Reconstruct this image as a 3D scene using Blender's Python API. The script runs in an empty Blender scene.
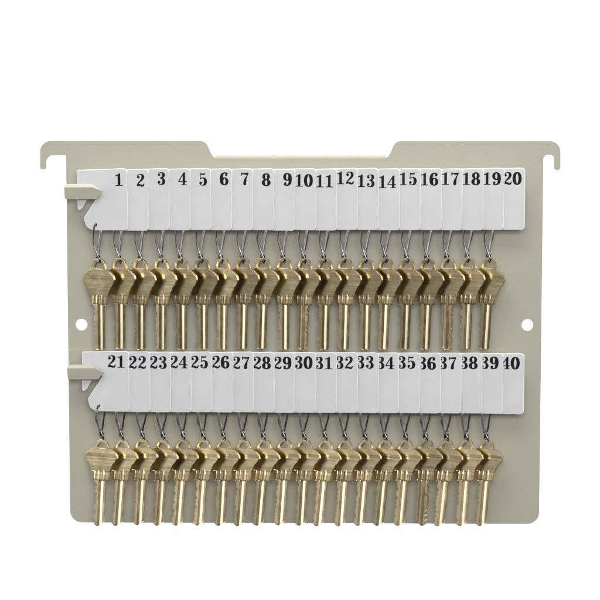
import bpy, math, random
from mathutils import Vector, Matrix

random.seed(11)
S = bpy.context.scene
COL = S.collection
MM = 0.001
# ------------------------------------------------------------------ view geometry
TH = math.radians(7.0)          # the camera looks slightly down on the panel
D = 1.5                         # metres from the panel
F = 2500.0
DIR = Vector((0, math.cos(TH), -math.sin(TH)))
UP = Vector((0, math.sin(TH), math.cos(TH)))
CAM = -D * DIR


def at(px, py, d=0.0):
    """point on the vertical plane d metres in front of the panel, from photo pixels"""
    r = DIR + Vector(((px - 300) / F, 0, 0)) + UP * ((300 - py) / F)
    t = (-d - CAM.y) / r.y
    return CAM + r * t


PX = 0.6 * MM * 0.992           # one photo pixel at the depth of the tags


# ------------------------------------------------------------------ materials
def mat(name):
    m = bpy.data.materials.new(name)
    m.use_nodes = True
    nt = m.node_tree
    b = nt.nodes['Principled BSDF']
    return m, nt, b


def node(nt, typ, **kw):
    n = nt.nodes.new(typ)
    for k, v in kw.items():
        setattr(n, k, v)
    return n


def noise(nt, scale, detail=4, vec=None, rough=0.55):
    n = node(nt, 'ShaderNodeTexNoise')
    n.inputs['Scale'].default_value = scale
    n.inputs['Detail'].default_value = detail
    n.inputs['Roughness'].default_value = rough
    if vec is not None:
        nt.links.new(vec, n.inputs['Vector'])
    return n


def ramp(nt, fac, c0, c1, p0=0.3, p1=0.7):
    r = node(nt, 'ShaderNodeValToRGB')
    r.color_ramp.elements[0].position = p0
    r.color_ramp.elements[1].position = p1
    r.color_ramp.elements[0].color = (*c0, 1)
    r.color_ramp.elements[1].color = (*c1, 1)
    nt.links.new(fac, r.inputs['Fac'])
    return r


def coords(nt, scale=(1, 1, 1), rand=False):
    tc = node(nt, 'ShaderNodeTexCoord')
    mp = node(nt, 'ShaderNodeMapping')
    mp.inputs['Scale'].default_value = scale
    nt.links.new(tc.outputs['Object'], mp.inputs['Vector'])
    if rand:
        oi = node(nt, 'ShaderNodeObjectInfo')
        mu = node(nt, 'ShaderNodeMath', operation='MULTIPLY')
        mu.inputs[1].default_value = 0.7
        nt.links.new(oi.outputs['Random'], mu.inputs[0])
        cb = node(nt, 'ShaderNodeCombineXYZ')
        for i in range(3):
            nt.links.new(mu.outputs[0], cb.inputs[i])
        nt.links.new(cb.outputs[0], mp.inputs['Location'])
    return mp.outputs['Vector']


def bump(nt, b, h, strength, dist):
    bp = node(nt, 'ShaderNodeBump')
    bp.inputs['Strength'].default_value = strength
    bp.inputs['Distance'].default_value = dist
    nt.links.new(h, bp.inputs['Height'])
    nt.links.new(bp.outputs['Normal'], b.inputs['Normal'])
    return bp


def painted(name, c0, c1):
    m, nt, b = mat(name)
    v = coords(nt)
    n1 = noise(nt, 26, 5, v)
    ns = noise(nt, 1300, 3, v, 0.7)
    ma = node(nt, 'ShaderNodeMath', operation='MULTIPLY_ADD')
    nt.links.new(ns.outputs['Fac'], ma.inputs[0])
    ma.inputs[1].default_value = 0.8
    mb = node(nt, 'ShaderNodeMath', operation='MULTIPLY')
    nt.links.new(n1.outputs['Fac'], mb.inputs[0])
    mb.inputs[1].default_value = 0.5
    nt.links.new(mb.outputs[0], ma.inputs[2])
    r = ramp(nt, ma.outputs[0], c0, c1, 0.4, 0.9)
    nt.links.new(r.outputs['Color'], b.inputs['Base Color'])
    b.inputs['Roughness'].default_value = 0.45
    n2 = noise(nt, 900, 3, v)
    bump(nt, b, n2.outputs['Fac'], 0.35, 0.0002)
    return m


M_PANEL = painted('beige enamel', (0.402, 0.383, 0.312), (0.444, 0.425, 0.348))
M_RAIL = painted('beige enamel rail', (0.402, 0.383, 0.312), (0.444, 0.425, 0.348))


def tag_mat():
    m, nt, b = mat('white plastic')
    v = coords(nt, rand=True)
    n1 = noise(nt, 60, 4, v)
    r = ramp(nt, n1.outputs['Fac'], (0.605, 0.607, 0.622), (0.65, 0.652, 0.668))
    nt.links.new(r.outputs['Color'], b.inputs['Base Color'])
    b.inputs['Roughness'].default_value = 0.33
    n2 = noise(nt, 350, 3, v)
    bump(nt, b, n2.outputs['Fac'], 0.15, 0.0002)
    return m


M_TAG = tag_mat()
M_EDGE_HIGHLIGHT, _nt, _b = mat('white plastic edge highlight')  # paler rim colour paints the bright highlight lines along the tag edges
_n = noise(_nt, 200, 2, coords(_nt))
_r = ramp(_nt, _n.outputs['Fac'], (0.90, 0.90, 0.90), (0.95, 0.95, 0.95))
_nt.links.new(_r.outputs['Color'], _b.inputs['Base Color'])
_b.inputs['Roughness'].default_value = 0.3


def ink_mat():
    m, nt, b = mat('black print')
    n = noise(nt, 300, 2, coords(nt))
    r = ramp(nt, n.outputs['Fac'], (0.003, 0.003, 0.0035), (0.008, 0.008, 0.009))
    nt.links.new(r.outputs['Color'], b.inputs['Base Color'])
    b.inputs['Roughness'].default_value = 0.6
    b.inputs['Specular IOR Level'].default_value = 0.2
    return m


M_INK = ink_mat()


def brass(name, c0, c1, rough, horiz, bstr):
    m, nt, b = mat(name)
    v = coords(nt, rand=True)
    n1 = noise(nt, 180, 5, v)
    r = ramp(nt, n1.outputs['Fac'], c0, c1)
    oi = node(nt, 'ShaderNodeObjectInfo')
    hv = node(nt, 'ShaderNodeHueSaturation')
    vr = node(nt, 'ShaderNodeMapRange')
    vr.inputs['To Min'].default_value = 0.80
    vr.inputs['To Max'].default_value = 1.10
    nt.links.new(oi.outputs['Random'], vr.inputs['Value'])
    nt.links.new(vr.outputs['Result'], hv.inputs['Value'])
    nt.links.new(r.outputs['Color'], hv.inputs['Color'])
    nt.links.new(hv.outputs['Color'], b.inputs['Base Color'])
    b.inputs['Metallic'].default_value = 1.0
    rr = node(nt, 'ShaderNodeMapRange')
    rr.inputs['To Min'].default_value = rough - 0.07
    rr.inputs['To Max'].default_value = rough + 0.1
    nt.links.new(n1.outputs['Fac'], rr.inputs['Value'])
    nt.links.new(rr.outputs['Result'], b.inputs['Roughness'])
    v2 = coords(nt, (0.06, 1, 1) if horiz else (1, 1, 0.06), rand=True)
    n2 = noise(nt, 520, 5, v2, 0.6)
    n3 = noise(nt, 2600, 2, v2, 0.6)
    mx = node(nt, 'ShaderNodeMath', operation='MULTIPLY_ADD')
    nt.links.new(n3.outputs['Fac'], mx.inputs[0])
    mx.inputs[1].default_value = 0.25
    nt.links.new(n2.outputs['Fac'], mx.inputs[2])
    bump(nt, b, mx.outputs[0], bstr, 0.00012)
    return m


M_BOW = brass('brushed brass', (0.60, 0.49, 0.29), (0.80, 0.67, 0.42), 0.21, True, 1.0)
M_BLADE = brass('milled brass', (0.66, 0.55, 0.34), (0.80, 0.68, 0.46), 0.24, False, 0.12)


def steel(nm='plated steel wire', c0=(0.16, 0.16, 0.162), c1=(0.38, 0.38, 0.385), ro=0.2):
    m, nt, b = mat(nm)
    n1 = noise(nt, 400, 4, coords(nt, rand=True))
    r = ramp(nt, n1.outputs['Fac'], c0, c1)
    nt.links.new(r.outputs['Color'], b.inputs['Base Color'])
    b.inputs['Metallic'].default_value = 1.0
    b.inputs['Roughness'].default_value = ro
    return m


M_STEEL = steel()
M_FLAT = steel('bright plated steel', (0.34, 0.34, 0.345), (0.56, 0.56, 0.57), 0.28)


# ------------------------------------------------------------------ helpers
def fillet(pts, seg=7):
    """pts: (x, y) or (x, y, radius) -> list of (x, y) with rounded corners"""
    out = []
    n = len(pts)
    for i, p in enumerate(pts):
        r = p[2] if len(p) > 2 else 0
        c = Vector(p[:2])
        if r <= 0:
            out.append(c)
            continue
        a = (Vector(pts[i - 1][:2]) - c)
        b = (Vector(pts[(i + 1) % n][:2]) - c)
        la, lb = a.length, b.length
        a.normalize(); b.normalize()
        ang = a.angle(b)
        if ang > math.pi - 0.02:
            out.append(c)
            continue
        t = min(r / math.tan(ang / 2), la * 0.49, lb * 0.49)
        rr = t * math.tan(ang / 2)
        cen = c + (a + b).normalized() * (rr / math.sin(ang / 2))
        v0 = c + a * t - cen
        v1 = c + b * t - cen
        a0 = math.atan2(v0.y, v0.x)
        da = math.atan2(v1.y, v1.x) - a0
        while da > math.pi: da -= 2 * math.pi
        while da < -math.pi: da += 2 * math.pi
        for k in range(seg + 1):
            q = a0 + da * k / seg
            out.append(cen + Vector((math.cos(q), math.sin(q))) * rr)
    return out


def circle(cx, cy, r, n=32):
    return [Vector((cx + r * math.cos(2 * math.pi * k / n), cy + r * math.sin(2 * math.pi * k / n))) for k in range(n)]


def plate_mesh(name, loops, thick, bev, m):
    """flat plate in the XZ plane, front towards -Y, centred on y=0"""
    cu = bpy.data.curves.new(name, 'CURVE')
    cu.dimensions = '2D'
    cu.fill_mode = 'BOTH'
    for lp in loops:
        sp = cu.splines.new('POLY')
        sp.points.add(len(lp) - 1)
        for i, p in enumerate(lp):
            sp.points[i].co = (p[0], p[1], 0, 1)
        sp.use_cyclic_u = True
    cu.extrude = max(thick / 2 - bev, 1e-6)
    cu.bevel_depth = bev
    cu.bevel_resolution = 2
    cu.offset = -bev
    o = bpy.data.objects.new(name, cu)
    COL.objects.link(o)
    dg = bpy.context.evaluated_depsgraph_get()
    dg.update()
    me = bpy.data.meshes.new_from_object(o.evaluated_get(dg))
    bpy.data.objects.remove(o)
    bpy.data.curves.remove(cu)
    me.transform(Matrix.Rotation(math.pi / 2, 4, 'X'))
    me.name = name
    me.materials.clear()
    me.materials.append(m)
    return me


def new_mesh(name, verts, faces, m, smooth=False):
    me = bpy.data.meshes.new(name)
    me.from_pydata([tuple(v) for v in verts], [], faces)
    me.materials.append(m)
    if smooth:
        for p in me.polygons:
            p.use_smooth = True
    me.update()
    return me


def fix_normals(me):
    import bmesh
    bm = bmesh.new()
    bm.from_mesh(me)
    bmesh.ops.recalc_face_normals(bm, faces=bm.faces)
    bm.to_mesh(me)
    bm.free()


def link(name, me, parent=None, loc=None):
    o = bpy.data.objects.new(name, me)
    COL.objects.link(o)
    if parent:
        o.parent = parent
    if loc is not None:
        o.location = loc
    return o


def info(o, label, cat, group=None):
    o['label'] = label
    o['category'] = cat
    if group:
        o['group'] = group


def spline(pts, per=6, closed=False):
    out = []
    n = len(pts)
    rng = n if closed else n - 1
    for i in range(rng):
        g = lambda k: Vector(pts[k % n]) if closed else Vector(pts[max(0, min(n - 1, k))])
        p0, p1, p2, p3 = g(i - 1), g(i), g(i + 1), g(i + 2)
        for s in range(per):
            t = s / per
            out.append(0.5 * ((2 * p1) + (p2 - p0) * t + (2 * p0 - 5 * p1 + 4 * p2 - p3) * t * t + (3 * p1 - p0 - 3 * p2 + p3) * t ** 3))
    if not closed:
        out.append(Vector(pts[-1]))
    return out


def tube(path, r, closed, sides=8, flat=1.0):
    verts, faces = [], []
    n = len(path)
    for i in range(n):
        a = path[(i - 1) % n] if (closed or i > 0) else path[0]
        b = path[(i + 1) % n] if (closed or i < n - 1) else path[-1]
        t = (b - a).normalized()
        u = t.cross(Vector((0, 1, 0)))
        if u.length < 0.15:
            u = t.cross(Vector((1, 0, 0)))
        u.normalize()
        w = t.cross(u).normalized()
        rr = r[i] if isinstance(r, list) else r
        for k in range(sides):
            q = 2 * math.pi * k / sides
            verts.append(path[i] + u * (rr * math.cos(q)) + w * (rr * flat * math.sin(q)))
    m = n if closed else n - 1
    for i in range(m):
        j = (i + 1) % n
        for k in range(sides):
            l = (k + 1) % sides
            faces.append((i * sides + k, i * sides + l, j * sides + l, j * sides + k))
    if not closed:
        faces.append(tuple(range(sides))[::-1])
        faces.append(tuple((n - 1) * sides + k for k in range(sides)))
    return verts, faces


def merge(parts):
    V, Fs = [], []
    for v, f in parts:
        o = len(V)
        V += v
        Fs += [tuple(i + o for i in q) for q in f]
    return V, Fs


# ------------------------------------------------------------------ digits
def pen(pts, a=0.092, b=0.048, closed=False, per=7, widths=None):
    path = spline([(x, y, 0) for x, y in pts], per, closed)
    n = len(path)
    v, f = [], []
    for i, p in enumerate(path):
        q0 = path[(i - 1) % n] if (closed or i > 0) else path[0]
        q1 = path[(i + 1) % n] if (closed or i < n - 1) else path[-1]
        t = (q1 - q0).normalized()
        if widths:
            s = i / (n - 1) * (len(widths) - 1)
            k = min(int(s), len(widths) - 2)
            w = widths[k] + (widths[k + 1] - widths[k]) * (s - k)
        else:
            w = math.sqrt((a * abs(t.y) ** 1.6) ** 2 + b ** 2 * 1.0)
        nr = Vector((-t.y, t.x, 0))
        v += [p + nr * w, p - nr * w]
    m = n if closed else n - 1
    for i in range(m):
        j = (i + 1) % n
        f.append((2 * i, 2 * i + 1, 2 * j + 1, 2 * j))
    return v, f


def disc(x, y, r):
    v = [Vector((x + r * math.cos(k * math.pi / 8), y + r * math.sin(k * math.pi / 8), 0)) for k in range(16)]
    return v, [tuple(range(16))]


def pol(*p):
    return [Vector((x, y, 0)) for x, y in p], [tuple(range(len(p)))]


def ell(cx, cy, rx, ry, n=16):
    return [(cx + rx * math.cos(2 * math.pi * k / n), cy + ry * math.sin(2 * math.pi * k / n)) for k in range(n)]


def six():
    return [pen([(.50, .84), (.43, .945), (.32, .97), (.18, .86), (.115, .62), (.11, .38), (.16, .13), (.31, .03)]),
            pen(ell(.325, .30, .175, .27), a=.092, closed=True, per=3), disc(.455, .80, .085)]


DIG = {
    '0': [pen(ell(.31, .5, .20, .465), a=.100, closed=True, per=3)],
    '1': [pol((.225, .03), (.405, .03), (.405, 1.0), (.34, 1.0), (.225, .90)),
          pol((.07, 0), (.56, 0), (.56, .07), (.07, .07)), pol((.07, .84), (.07, .775), (.30, .82), (.34, 1.0), (.26, .93))],
    '2': [pen([(.09, .74), (.15, .90), (.30, .965), (.44, .90), (.475, .74), (.41, .56), (.24, .36), (.12, .20), (.07, .03)],
              widths=[.03, .035, .035, .085, .10, .08, .05, .04, .03]),
          disc(.165, .745, .095),
          pen([(.07, .05), (.16, .13), (.28, .12), (.40, .06), (.50, .09), (.555, .25)], widths=[.04, .07, .085, .075, .06, .028])],
    '3': [pen([(.09, .79), (.17, .93), (.30, .965), (.42, .90), (.455, .76), (.39, .61), (.22, .545)],
              widths=[.03, .035, .035, .085, .10, .07, .03]), disc(.155, .775, .09),
          pen([(.22, .545), (.40, .48), (.475, .28), (.42, .10), (.28, .035), (.14, .08), (.08, .2)],
              widths=[.03, .07, .108, .09, .035, .035, .03]), disc(.15, .225, .095)],
    '4': [pol((.315, .03), (.485, .03), (.485, 1.0), (.395, 1.0), (.315, .88)),
          pen([(.41, .99), (.22, .64), (.04, .30)], widths=[.035, .035, .035]),
          pol((.01, .245), (.60, .245), (.60, .325), (.01, .325)), pol((.21, 0), (.59, 0), (.59, .065), (.21, .065))],
    '5': [pol((.12, .99), (.30, .955), (.47, .995), (.45, .88), (.36, .84), (.12, .85)),
          pol((.115, .98), (.165, .98), (.155, .50), (.10, .50)),
          pen([(.12, .51), (.20, .59), (.31, .62), (.44, .52), (.475, .32), (.42, .11), (.28, .035), (.14, .08), (.08, .2)],
              widths=[.03, .035, .04, .09, .112, .09, .035, .035, .03]), disc(.15, .225, .095)],
    '6': six(),
    '7': [pol((.06, 1.0), (.105, 1.0), (.15, .95), (.56, .99), (.56, .90), (.46, .82), (.28, .82), (.17, .87), (.105, .74), (.06, .74)),
          pen([(.54, .91), (.41, .62), (.33, .36), (.30, .07)], widths=[.03, .05, .09, .11]), disc(.30, .09, .105)],
    '8': [pen(ell(.31, .745, .165, .225), a=.088, closed=True, per=3), pen(ell(.31, .265, .19, .235), a=.105, closed=True, per=3)],
}
DIG['9'] = [([Vector((.62 - p.x, 1 - p.y, 0)) for p in v], f) for v, f in six()]


def number_mesh(txt, h, dw, right, base, yfront, ang=0.0):
    """flat print, right aligned at x=right, baseline z=base, in tag coordinates"""
    V, Fs = [], []
    w = dw * len(txt)
    lift = 0
    for i, ch in enumerate(txt):
        x0 = right - w + i * dw
        for v, f in DIG[ch]:
            o = len(V)
            lift += 1
            for p in v:
                X = x0 + (p.x - .0) / .62 * dw * 0.97
                Z = base + p.y * h
                V.append((X, yfront - lift * 2e-6, Z))
            Fs += [tuple(i + o for i in q) for q in f]
    return new_mesh('number_' + txt, V, Fs, M_INK)


# ------------------------------------------------------------------ backdrop
mB, ntB, bB = mat('white paper')
nB = noise(ntB, 3, 3, coords(ntB))
rB = ramp(ntB, nB.outputs['Fac'], (0.90, 0.90, 0.90), (0.92, 0.92, 0.92))
ntB.links.new(rB.outputs['Color'], bB.inputs['Base Color'])
bB.inputs['Roughness'].default_value = 0.9
me = new_mesh('backdrop', [(-5, 1.3, -3.5), (5, 1.3, -3.5), (5, 1.3, 3.5), (-5, 1.3, 3.5)], [(0, 1, 2, 3)], mB)
bd = link('backdrop', me)
bd['kind'] = 'structure'

# ------------------------------------------------------------------ panel
XL = (at(66.2, 165).x + at(69.7, 500).x) / 2
XR = (at(543.6, 165).x + at(539.2, 500).x) / 2


def P(px, py, r=0, side=None):
    v = at(px, py)
    x = v.x
    if side == 'L': x = XL
    if side == 'R': x = XR
    return (x, v.z, r * 0.6 * MM)


outline = [
    P(40, 140.6, 11), P(205.6, 140.6, 11), P(210.4, 152, 5), P(213.8, 157.2, 2), P(387.4, 157.2, 2), P(390.8, 152, 5), P(395.2, 140.8, 11),
    P(560.6, 140.8, 11), P(560.6, 170.2, 2.8), P(554.2, 170.2, 2.8), P(554.2, 154.8, 4.5), P(543.9, 154.8, 4.5, 'R'),
    P(540, 524.2, 12, 'R'), P(70, 522.6, 12, 'L'), P(66, 155.3, 0.5, 'L'), P(46.3, 155.3, 9), P(46.3, 169.6, 2.6), P(40, 169.6, 2.6)]
outer = fillet(outline)
h1, h2 = at(81.5, 324.6), at(527.5, 325)
loops = [outer, circle(h1.x, h1.z, 5.8 * 0.6 * MM), circle(h2.x, h2.z, 5.8 * 0.6 * MM)]
TP = 1.2 * MM
me = plate_mesh('key_rack', loops, TP, 0.3 * MM, M_PANEL)
me.transform(Matrix.Translation((0, TP / 2, 0)))
panel = link('key_rack', me)
info(panel, 'beige enamelled steel rack plate with two hanging hooks and a round hole near each side', 'key rack')

# folded lip along the lower middle of the top edge
a, b = at(215, 157.2), at(386, 157.2)
V, Fs = [], []
prof = []
zt = a.z
prof = [(-0.05 * MM, zt - 2.2 * MM), (-0.05 * MM, zt - 1.0 * MM), (0.05 * MM, zt - 0.4 * MM), (0.4 * MM, zt + 0.25 * MM), (0.8 * MM, zt + 0.85 * MM), (1.2 * MM, zt + 1.3 * MM),
        (1.9 * MM, zt + 1.3 * MM), (2.4 * MM, zt + .8 * MM), (2.2 * MM, zt + .1 * MM), (1.5 * MM, zt - 1.0 * MM), (1.3 * MM, zt - 2.2 * MM)]
for x in (a.x, b.x):
    V += [(x, y, z) for y, z in prof]
n = len(prof)
for k in range(n):
    l = (k + 1) % n
    Fs.append((k, l, n + l, n + k))
Fs += [tuple(range(n)), tuple(range(n, 2 * n))[::-1]]
me = new_mesh('folded_lip', V, Fs, M_RAIL)
fix_normals(me)
me.materials[0] = M_PANEL
link('folded_lip', me, panel)


# rails with their bent hook at the left end
def rail(top_px, left_px, right_px, arm_top, arm_bot, arm_left, tip_x, tip_y):
    t = at(left_px, top_px)
    zb = at(300, top_px + 27).z
    x1 = at(right_px, top_px).x
    pts = [(XL + 0.6 * MM, t.z, 0.6 * MM), (x1, t.z, 1 * MM), (x1, zb, 1 * MM), (XL + 0.6 * MM, zb, 0.6 * MM)]
    me = plate_mesh('hook_rail', [fillet(pts)], 1.0 * MM, 0.25 * MM, M_RAIL)
    me.transform(Matrix.Translation((0, -0.53 * MM, 0)))
    r = link('hook_rail', me, panel)
    # bent hook: side return from the panel edge, then an arrow-headed arm in front of the tags
    df = 16.5 * MM
    g = lambda x, y: at(x, y, df)
    # arm front outline (x, z) and a chamfered upper edge that leans back
    fl, fr = g(arm_left, arm_top + 3.2), g(tip_x - 10, arm_top + 3.0)
    tip = g(tip_x, tip_y)
    br = g(tip_x - 5.5, arm_bot)
    bl = g(arm_left + 0.8, arm_bot)
    tl, tr = g(arm_left + 1.2, arm_top), g(tip_x - 10.5, arm_top)
    tipb = g(tip_x - 0.6, tip_y - 1.0)
    th = 1.3 * MM
    back = 2.2 * MM
    o = lambda p, dy: (p.x, p.y + dy, p.z)
    V = [o(fl, 0), o(fr, 0), o(tip, 0.4 * MM), o(br, 0.9 * MM), o(bl, 0.9 * MM),
         o(tl, back - .4 * MM), o(tr, back - .4 * MM), o(tipb, back * .6),
         o(tl, back), o(tr, back), o(tip, back * .8), o(br, back), o(bl, back)]
    Fs = [(0, 4, 3, 2, 1), (0, 1, 6, 5), (1, 2, 7, 6), (5, 6, 9, 8), (6, 7, 10, 9), (7, 2, 10), (2, 3, 11, 10), (3, 4, 12, 11), (8, 9, 10, 11, 12),
          (0, 5, 8, 12, 4)]
    me = new_mesh('hook_arm', V, Fs, M_PANEL)
    fix_normals(me)
    arm = link('hook', me, r)
    bv = arm.modifiers.new('b', 'BEVEL')
    bv.width = 0.45 * MM
    bv.segments = 3
    bv.limit_method = 'ANGLE'
    # side return
    zt, zb2 = tl.z - 0.2 * MM, bl.z + 0.1 * MM
    xo = fl.x + 0.5 * MM
    xi = xo + 1.2 * MM
    y0 = fl.y + 1.6 * MM
    V = [(xo, y0, zb2), (xi, y0, zb2), (xi, y0, zt), (xo, y0, zt)]
    xo2 = XL - 0.1 * MM
    V += [(xo2, -0.9 * MM, zb2 + .2 * MM), (xo2 + 1.2 * MM, -0.9 * MM, zb2 + .2 * MM), (xo2 + 1.2 * MM, -0.9 * MM, zt), (xo2, -0.9 * MM, zt)]
    me = new_mesh('hook_return', V, [(0, 1, 2, 3), (7, 6, 5, 4), (0, 4, 5, 1), (1, 5, 6, 2), (2, 6, 7, 3), (3, 7, 4, 0)], M_RAIL)
    fix_normals(me)
    link('hook_return', me, r)
    return r


rail(168.6, 69, 508, 184.2, 199.2, 63.8, 102.3, 191)
rail(349.6, 69, 506, 365.2, 379.6, 66.8, 103.8, 372.5)

# ------------------------------------------------------------------ tag, clip and key prototypes
HOLE = (95.8, 225.2)


def tag_loops():
    raw = [(78.3, 170.5, 2.5), (128, 169, 3.5), (128, 230.3, 3.5), (92, 230.3, 6), (86.2, 226.3, 5), (84.0, 218, 3.5), (102, 191.3, 1), (97, 187, 1.5),
           (94, 188.5, 1), (83, 208, 2.5), (78.3, 211.5, 2.5)]
    f = lambda x, y: ((x - HOLE[0]) * PX, -(y - HOLE[1]) * PX / math.cos(TH))
    pts = [(*f(p[0], p[1]), p[2] * PX) for p in raw]
    return [fillet(pts), circle(0, 0, 1.5 * PX, 16)]


TT = 0.7 * MM
tag_mesh = plate_mesh('number_tag', tag_loops(), TT, 0.3 * MM, M_TAG)

tag_mesh.materials.append(M_EDGE_HIGHLIGHT)
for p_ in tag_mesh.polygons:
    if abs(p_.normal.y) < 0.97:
        p_.material_index = 1  # painted highlight on rim and bevel faces


def clip_meshes(length, seedv, dx):
    """wire loop and flat tongue, px units around the tag hole (x right, z up, y away)"""
    rn = random.Random(seedv)
    k = length / 35.0
    j = lambda s: rn.uniform(-s, s)
    w = [(1.2, .9, -0.2), (0.2, -.6, -1.8), (-1.2, -1.2, .5), (-2.4 + j(.4), -1.2, 6 * k), (-2.6 + j(.5), -1.3, 14 * k), (-.4, -1.4, 22 * k),
         (2.6, -2.0, 29 * k), (4.4, -2.6, 33 * k), (4.4, -1.2, 36.2 * k), (3.6, .8, 36.8 * k), (2.2, 2.6, 34.5 * k), (1.8, 2.4, 30 * k),
         (3.4 + j(.5), 1.6, 22 * k), (5.0 + j(.6), 1.4, 12 * k), (5.6, 1.5, 4 * k), (4.4, 1.6, .5)]
    path = spline([((x + dx * z / length) * PX, y * PX, -z * PX) for x, y, z in w], 5, True)
    v, f = tube(path, 0.55 * MM, True, 8)
    ring = []
    for q in range(20):
        a_ = 2 * math.pi * q / 20
        zz = (31.0 - 4.6 * math.cos(a_)) * k
        ring.append(Vector(((2.5 + dx * zz / length + 2.0 * math.sin(a_)) * PX, (-.6 - 2.2 * math.sin(a_ + .6)) * PX, -zz * PX)))
    v, f = merge([(v, f), tube(ring, 0.36 * MM, True, 8)])
    wire = new_mesh('wire_loop', v, f, M_STEEL, True)
    if length > 34:
        tg = [(5.4, .6, 1 * k), (4.9, .4, 9 * k), (3.6, .1, 17 * k), (2.4, -.4, 25 * k), (1.8, -.6, 31 * k)]
    else:
        tg = [(-2.4, -2.0, 3 * k), (-2.2, -2.0, 8 * k), (-1.0, -2.1, 16 * k), (.6, -2.3, 23 * k), (1.0, -2.6, 29 * k)]
    path = spline([((x + dx * z / length) * PX, y * PX, -z * PX) for x, y, z in tg], 5)
    n = len(path)
    v, f = tube(path, [(0.85 if 2 < i < n - 3 else 0.6) * MM for i in range(n)], False, 10, 0.33)
    tongue = new_mesh('tongue', v, f, M_FLAT, True)
    for m_ in (wire, tongue):
        fix_normals(m_)
    return wire, tongue


def bow_loops(kh, lower):
    """px units around the key hole centre; z up"""
    if lower:
        half = [(2.8, 5.2, 2), (5.4, 3, 2), (7.0, -2.4, .8), (9.8, -3.6, .8), (12.8, -5.4, 1.2), (16.4, -9, 2), (17.2, -12.2, 2), (14.6, -17, 2), (13.0, -18.4, 1), (11.6, -21.4, 1.5),
                (10.0, -26.5, .5)]
    else:
        half = [(2.6, 5.2, 2), (5.6, 3.2, 2), (7.6, -4.6, .8), (9.8, -6.0, .8), (12.6, -7.8, 1.2), (15.6, -10.8, 2.5), (17.2, -15.6, 4.5), (15.4, -20.6, 3), (13.4, -23.0, 1), (12.6, -25.6, 1.2),
                (11.0, -28.6, 1.5), (10.4, -32.5, .5)]
    pts = [(x * PX, z * PX, r * PX) for x, z, r in half]
    pts += [(-x * PX, z * PX, r * PX) for x, z, r in reversed(half)]
    hb = -3.2 if lower else -4.6
    hole = [(-1.5, 2.7, 1.2), (1.5, 2.7, 1.2), (4.7, hb + 1.2, 1.4), (3.8, hb, 1.2), (-3.8, hb, 1.2), (-4.7, hb + 1.2, 1.4)]
    hole = [(x * PX, z * PX, r * PX) for x, z, r in hole]
    return [fillet(pts, 5), fillet(hole, 5)]


KT = 2.0 * MM


def relief(me, lower):
    """a shallow recessed band across both faces of the bow, with sloped fields above and below"""
    import bmesh
    if lower:
        pr = [(-4.0, 0.0), (-8.5, .12), (-10.2, .06), (-13.2, -.04), (-15, .02), (-20.5, .10), (-24, .04)]
    else:
        pr = [(-5.2, 0.0), (-11, .06), (-13, .03), (-18, -.01), (-20, .03), (-26, .05), (-31, .02)]
    bm = bmesh.new()
    bm.from_mesh(me)
    for z, _ in pr:
        bmesh.ops.bisect_plane(bm, geom=bm.verts[:] + bm.edges[:] + bm.faces[:], plane_co=(0, 0, z * PX), plane_no=(0, 0, 1), dist=1e-7)
    bmesh.ops.triangulate(bm, faces=bm.faces[:])
    for v in bm.verts:
        z = v.co.z / PX
        if abs(v.co.y) < KT / 2 - .26 * MM:
            continue
        h = 0
        for (z0, h0), (z1, h1) in zip(pr, pr[1:]):
            if z1 <= z <= z0 + 1e-6:
                h = h0 + (h1 - h0) * (z0 - z) / (z0 - z1)
        if z < pr[-1][0]:
            h = pr[-1][1]
        v.co.y += math.copysign(h * MM, v.co.y)
    bm.to_mesh(me)
    bm.free()
    for p in me.polygons:
        p.use_smooth = False
    return me


bow_mesh = {r: relief(plate_mesh('bow', bow_loops(1, r), KT, 0.25 * MM, M_BOW), r) for r in (False, True)}


def profile_solid(name, rows, prof, m, bprof=None):
    """rows: (z, xl, xr, k); prof: [(x, y)] front profile, y negative towards the viewer; k scales thickness"""
    V, Fs = [], []
    bprof = bprof or prof
    for z, xl, xr, k in rows:
        ring = [(min(max(x, xl), xr), y * k, z) for x, y in prof]
        ring += [(min(max(x, xl), xr), -y * k, z) for x, y in reversed(bprof)]
        V += ring
    n = len(prof) * 2
    for i in range(len(rows) - 1):
        for k in range(n):
            l = (k + 1) % n
            Fs.append((i * n + k, i * n + l, (i + 1) * n + l, (i + 1) * n + k))
    Fs.append(tuple(range(n))[::-1])
    Fs.append(tuple((len(rows) - 1) * n + k for k in range(n)))
    me = new_mesh(name, V, Fs, m)
    fix_normals(me)
    return me


def collar_mesh(lower):
    z0, z1 = (-25.6, -36.6) if lower else (-31.6, -41.5)
    w = 9.6 if lower else 9.2
    pr = []
    for x, y in [(-w, .6), (-w + .5, .8), (-7.0, 1.25), (-6.3, 1.3), (-5.6, 1.1), (-5.2, .6), (-4.4, .6), (-4.1, .8), (-2.6, 1.3), (-1.8, 1.35), (-1.0, 1.15), (-.5, .6),
                 (.7, .6), (1.0, .85), (2.9, 1.4), (3.9, 1.42), (4.8, 1.15), (5.2, .6), (5.9, .6), (6.2, .8), (7.6, 1.2), (w - .6, 1.1), (w, .6)]:
        pr.append((x * PX, -y * MM))
    rows = [((z0 + 1.5) * PX, -w * PX, w * PX, .72), ((z0 - 3.5) * PX, -w * PX, w * PX, .94)]
    rows += [((z1 + 2.2) * PX, -w * PX, w * PX, 1.0), ((z1 + .8) * PX, -(w - .8) * PX, (w - .8) * PX, .95), (z1 * PX, -(w - 2.2) * PX, (w - 2.0) * PX, .7)]
    return profile_solid('collar', rows, pr, M_BLADE)


collar = {r: collar_mesh(r) for r in (False, True)}


for r_ in (False, True):
    bow_mesh[r_].transform(Matrix.Scale(1.07, 4, (1, 0, 0)))


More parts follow.
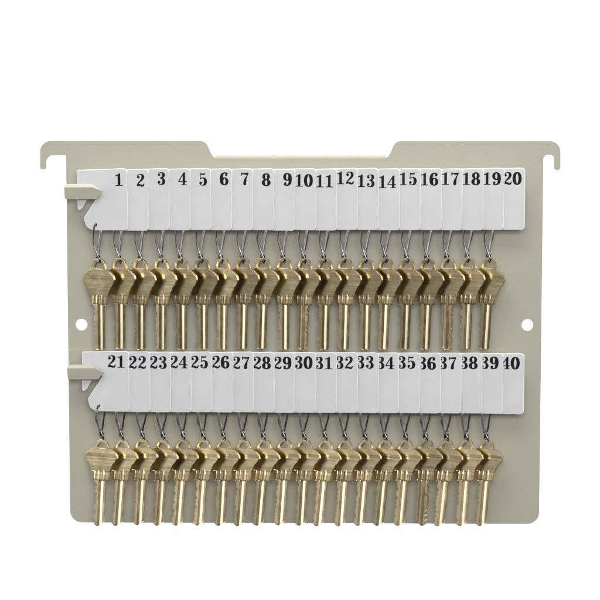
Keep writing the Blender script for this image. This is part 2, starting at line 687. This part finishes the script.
def blade_mesh(seedv, lower):
    rn = random.Random(seedv)
    z0, z1 = (-36.0, -82.0) if lower else (-41.0, -87.0)
    depths = [rn.choice([0.3, .8, 1.2, 1.6, 2.0, 2.4]) for _ in range(9)]
    pitch = 4.5
    L = z0 - z1
    rows = []
    N = 110
    W = 5.9
    for i in range(N + 1):
        s = L * i / N
        c = 0
        for k, dd in enumerate(depths):
            u = abs(s - (4.5 + k * pitch))
            c = max(c, min(dd, dd + 0.55 - u * 0.9))
        xl = -W + max(c, 0)
        xr = W
        e = L - s                                   # distance from the tip
        if lower:
            if e < 2.6:
                xl = max(xl, -W + (2.6 - e) ** 1.3 * 1.0)
            if e < 5.2:
                xr = W - (5.2 - e) ** 1.15 * 1.0
        else:
            if e < 3.4:
                q = 1 - math.sqrt(max(0, 1 - ((3.4 - e) / 3.4) ** 2))
                xl = max(xl, -W + q * 4.6)
                xr = W - q * 4.2
        if xr - xl < 0.5:
            xl = xr - 0.5
        kk = 1.0 if e > 1.2 else 0.55 + 0.45 * e / 1.2
        rows.append(((z0 - s) * PX, xl * PX, xr * PX, kk))
    fr = [(-6, .90), (-5.6, .94), (-5.1, .95), (-1.7, .95), (-1.5, .35), (.6, .0), (.8, .70), (1.0, .78), (2.2, .92), (3.6, 1.05), (4.2, 1.08), (4.8, .98), (5.3, .8), (5.7, .6), (5.9, .5)]
    bkp = [(-6, .90), (-5.6, .94), (-5.1, .95), (-3.3, .95), (-3.0, .45), (-1.4, .1), (-1.2, .6), (-.6, .85), (.6, 1.0), (2.1, .98), (2.5, .9), (2.7, .3), (4.6, .1), (5.5, .1), (5.9, .1)]
    return profile_solid('blade', rows, [(x * PX, -y * MM) for x, y in fr], M_BLADE, [(x * PX, -y * MM) for x, y in bkp])


blades = {r: [blade_mesh(100 * r + k, r) for k in range(10)] for r in (False, True)}
DX0 = {False: 0.2, True: -0.2}
DX1 = {False: -2.3, True: -1.7}
clips = {r: [clip_meshes(36 if not r else 32, 50 * r + k, DX0[r] + (DX1[r] - DX0[r]) * k / 9) for k in range(10)] for r in (False, True)}

ONES = 'zero one two three four five six seven eight nine ten eleven twelve thirteen fourteen fifteen sixteen seventeen eighteen nineteen'.split()
TENS = {2: 'twenty', 3: 'thirty', 4: 'forty'}


def words(n):
    return ONES[n] if n < 20 else TENS[n // 10] + ('-' + ONES[n % 10] if n % 10 else '')


# ------------------------------------------------------------------ laying out the two rows
DT = 12.0 * MM
jit_up = [0, .2, -.9, -.9, 0, -.8, -.8, .2, -.6, 1.0, 1.2, -1.2, 1.6, 2.2, -.6, -.2, -.9, -.8, -.4, -.6]
jit_lo = [0, .6, .5, .2, .4, .2, 1.2, 1.0, .8, .6, 1.0, .8, .4, 1.0, .6, 1.4, 1.2, 1.0, .8, .8]
flipped = {11, 18, 37}
rr = random.Random(5)
for row in (0, 1):
    lower = bool(row)
    for i in range(20):
        num = i + 1 + 20 * row
        t = i / 19
        if not lower:
            hx, hy = HOLE[0] + (487.8 - HOLE[0]) * t, 225.2 - 0.6 * t + rr.uniform(-.35, .35)
        else:
            hx, hy = 99.0 + (485.3 - 99.0) * t, 406.5 + 1.8 * t + rr.uniform(-.3, .3)
        hx += rr.uniform(-.35, .35) if 0 < i < 19 else 0
        roll = rr.uniform(-.35, .35)
        if i == 0:
            roll = -0.8 if not lower else 0.2
        yaw = math.radians(-5.5)
        where = 'upper' if not lower else 'lower'
        tag = link('number_tag', tag_mesh)
        tag.location = at(hx, hy, DT)
        tag.rotation_euler = (0, math.radians(roll), yaw)
        redge = (128.2 + (524.6 - 128.2) * t) if not lower else (129.9 + (523.6 - 129.9) * t)
        sc = (redge + rr.uniform(-.3, .3) - hx) / (128 - HOLE[0]) / 0.9954
        tag.scale = (sc, 1, 1)
        info(tag, f'white plastic tag printed {num} ({words(num)}) in the {where} row', 'number tag', f'numbered tags of the {where} row')
        j = jit_up[i] if not lower else jit_lo[i] - 0.1 - 1.6 * t
        wd = 9.3 if not lower else 9.4
        right = (128.0 - HOLE[0]) - (3.2 if not lower else (3.4 if i < 11 else 4.4))
        if num == 1:
            right -= .3
        nm = number_mesh(str(num), 12.6 * PX, wd * PX / sc, (32.2 - (32.2 - right) / sc) * PX, (HOLE[1] - 186.0 - j + (0.2 if lower else 0)) * PX, -TT / 2 - 0.03 * MM)
        link('number', nm, tag)
        # clip
        w, tg = clips[lower][i // 2]
        cl = bpy.data.objects.new('key_clip', None)
        cl.empty_display_size = 0.004
        COL.objects.link(cl)
        cl.location = at(hx, hy, DT)
        cl.rotation_euler = (0, math.radians(rr.uniform(-1.2, 1.2)), -math.radians(rr.uniform(4, 9)))
        link('wire_loop', w, cl)
        link('tongue', tg, cl)
        info(cl, f'silver wire clip between tag {num} ({words(num)}) and its brass key', 'key clip', f'wire clips of the {where} row')
        # key
        k = bpy.data.objects.new('brass_key', None)
        k.empty_display_size = 0.01
        COL.objects.link(k)
        kx = (99.6 + (489.4 - 99.6) * t) if not lower else (102.6 + (487.6 - 102.6) * t)
        ky = (263.6 if not lower else 444.6 + .8 * t) + rr.uniform(-.5, .5)
        k.location = at(kx + rr.uniform(-.4, .4), ky, DT)
        kyaw = 27.4 + 0.8 * t + rr.uniform(-2.2, 2.0)
        k.rotation_euler = (math.radians(rr.uniform(-1.2, 1.2) - (7 if lower else 0)), math.radians(rr.uniform(-1.0, 1.0) + (0.4 + 1.5 * t if lower else 0.2 + 2.2 * t)), -math.radians(kyaw))
        link('bow', bow_mesh[lower], k)
        link('collar', collar[lower], k)
        bl = link('blade', blades[lower][(i * 7 + 3 * row) % 10], k)
        side = 'left'
        if num in flipped:
            bl.rotation_euler = (0, 0, math.pi)
            side = 'right'
        info(k, f'brass key hanging below tag {num} ({words(num)}), notched along its {side} edge', 'key', f'brass keys of the {where} row')

# ------------------------------------------------------------------ light
w = bpy.data.worlds.new('World')
S.world = w
w.use_nodes = True
nt = w.node_tree
bg = nt.nodes['Background']
tc = node(nt, 'ShaderNodeTexCoord')
sx = node(nt, 'ShaderNodeSeparateXYZ')
nt.links.new(tc.outputs['Generated'], sx.inputs[0])
rp = node(nt, 'ShaderNodeValToRGB')
e = rp.color_ramp.elements
e[0].position = 0.44; e[0].color = (0.045, 0.042, 0.038, 1)
e[1].position = 1.0; e[1].color = (0.75, 0.76, 0.78, 1)
x = e.new(0.5); x.color = (0.25, 0.245, 0.235, 1)
x = e.new(0.62); x.color = (0.55, 0.55, 0.54, 1)
mr = node(nt, 'ShaderNodeMapRange')
mr.inputs['From Min'].default_value = -1
nt.links.new(sx.outputs['Z'], mr.inputs['Value'])
nt.links.new(mr.outputs['Result'], rp.inputs['Fac'])
nt.links.new(rp.outputs['Color'], bg.inputs['Color'])
bg.inputs['Strength'].default_value = 0.9


def area(name, loc, target, sx_, sy_, power, col=(1, 1, 1)):
    l = bpy.data.lights.new(name, 'AREA')
    l.shape = 'RECTANGLE'
    l.size = sx_; l.size_y = sy_
    l.energy = power
    l.color = col
    o = bpy.data.objects.new(name, l)
    COL.objects.link(o)
    o.location = loc
    o.rotation_euler = (Vector(target) - Vector(loc)).to_track_quat('-Z', 'Y').to_euler()
    return o


area('overhead_softbox', (-0.15, -0.95, 1.10), (0, 0, 0), 0.9, 0.5, 7.5, (1, 0.985, 0.95))
area('front_fill', (0.12, -1.75, 0.50), (0, 0, -0.04), 0.8, 0.35, 14.5)  # added fill near the camera, lifts the panel between the keys
area('left_blade_glint_fill', (-1.44, -0.42, 0.12), (0, 0, -0.03), 0.30, 0.8, 2.8)  # added unseen light, gives the blades a bright strip to reflect
area('left_reflection_fill', (-1.25, -1.0, 0.1), (0, 0, 0), 0.8, 1.2, 0.75)  # added dim area light for the brass faces to reflect
area('right_edge_fill', (1.15, -0.75, 0.3), (0, 0, 0), 0.4, 0.6, 2.6)  # added unseen fill to brighten the right edges of the tags
area('backdrop_white_fill', (0, 0.35, 1.9), (0, 1.3, 0), 3.0, 0.6, 65)  # added unseen pair, above and below, pushing the backdrop to pure white
area('backdrop_white_fill', (0, 0.35, -1.9), (0, 1.3, -0.2), 3.0, 0.6, 65)

# ------------------------------------------------------------------ camera
cd = bpy.data.cameras.new('Camera')
cam = bpy.data.objects.new('Camera', cd)
COL.objects.link(cam)
cam.location = CAM
cam.rotation_euler = DIR.to_track_quat('-Z', 'Y').to_euler()
cd.sensor_width = 36
cd.lens = 36 * F / 600
cd.clip_start = 0.05
cd.clip_end = 50
S.camera = cam
S.view_settings.view_transform = 'Standard'
S.view_settings.look = 'None'
S.view_settings.exposure = 0
S.view_settings.gamma = 1
S.cycles.use_denoising = True
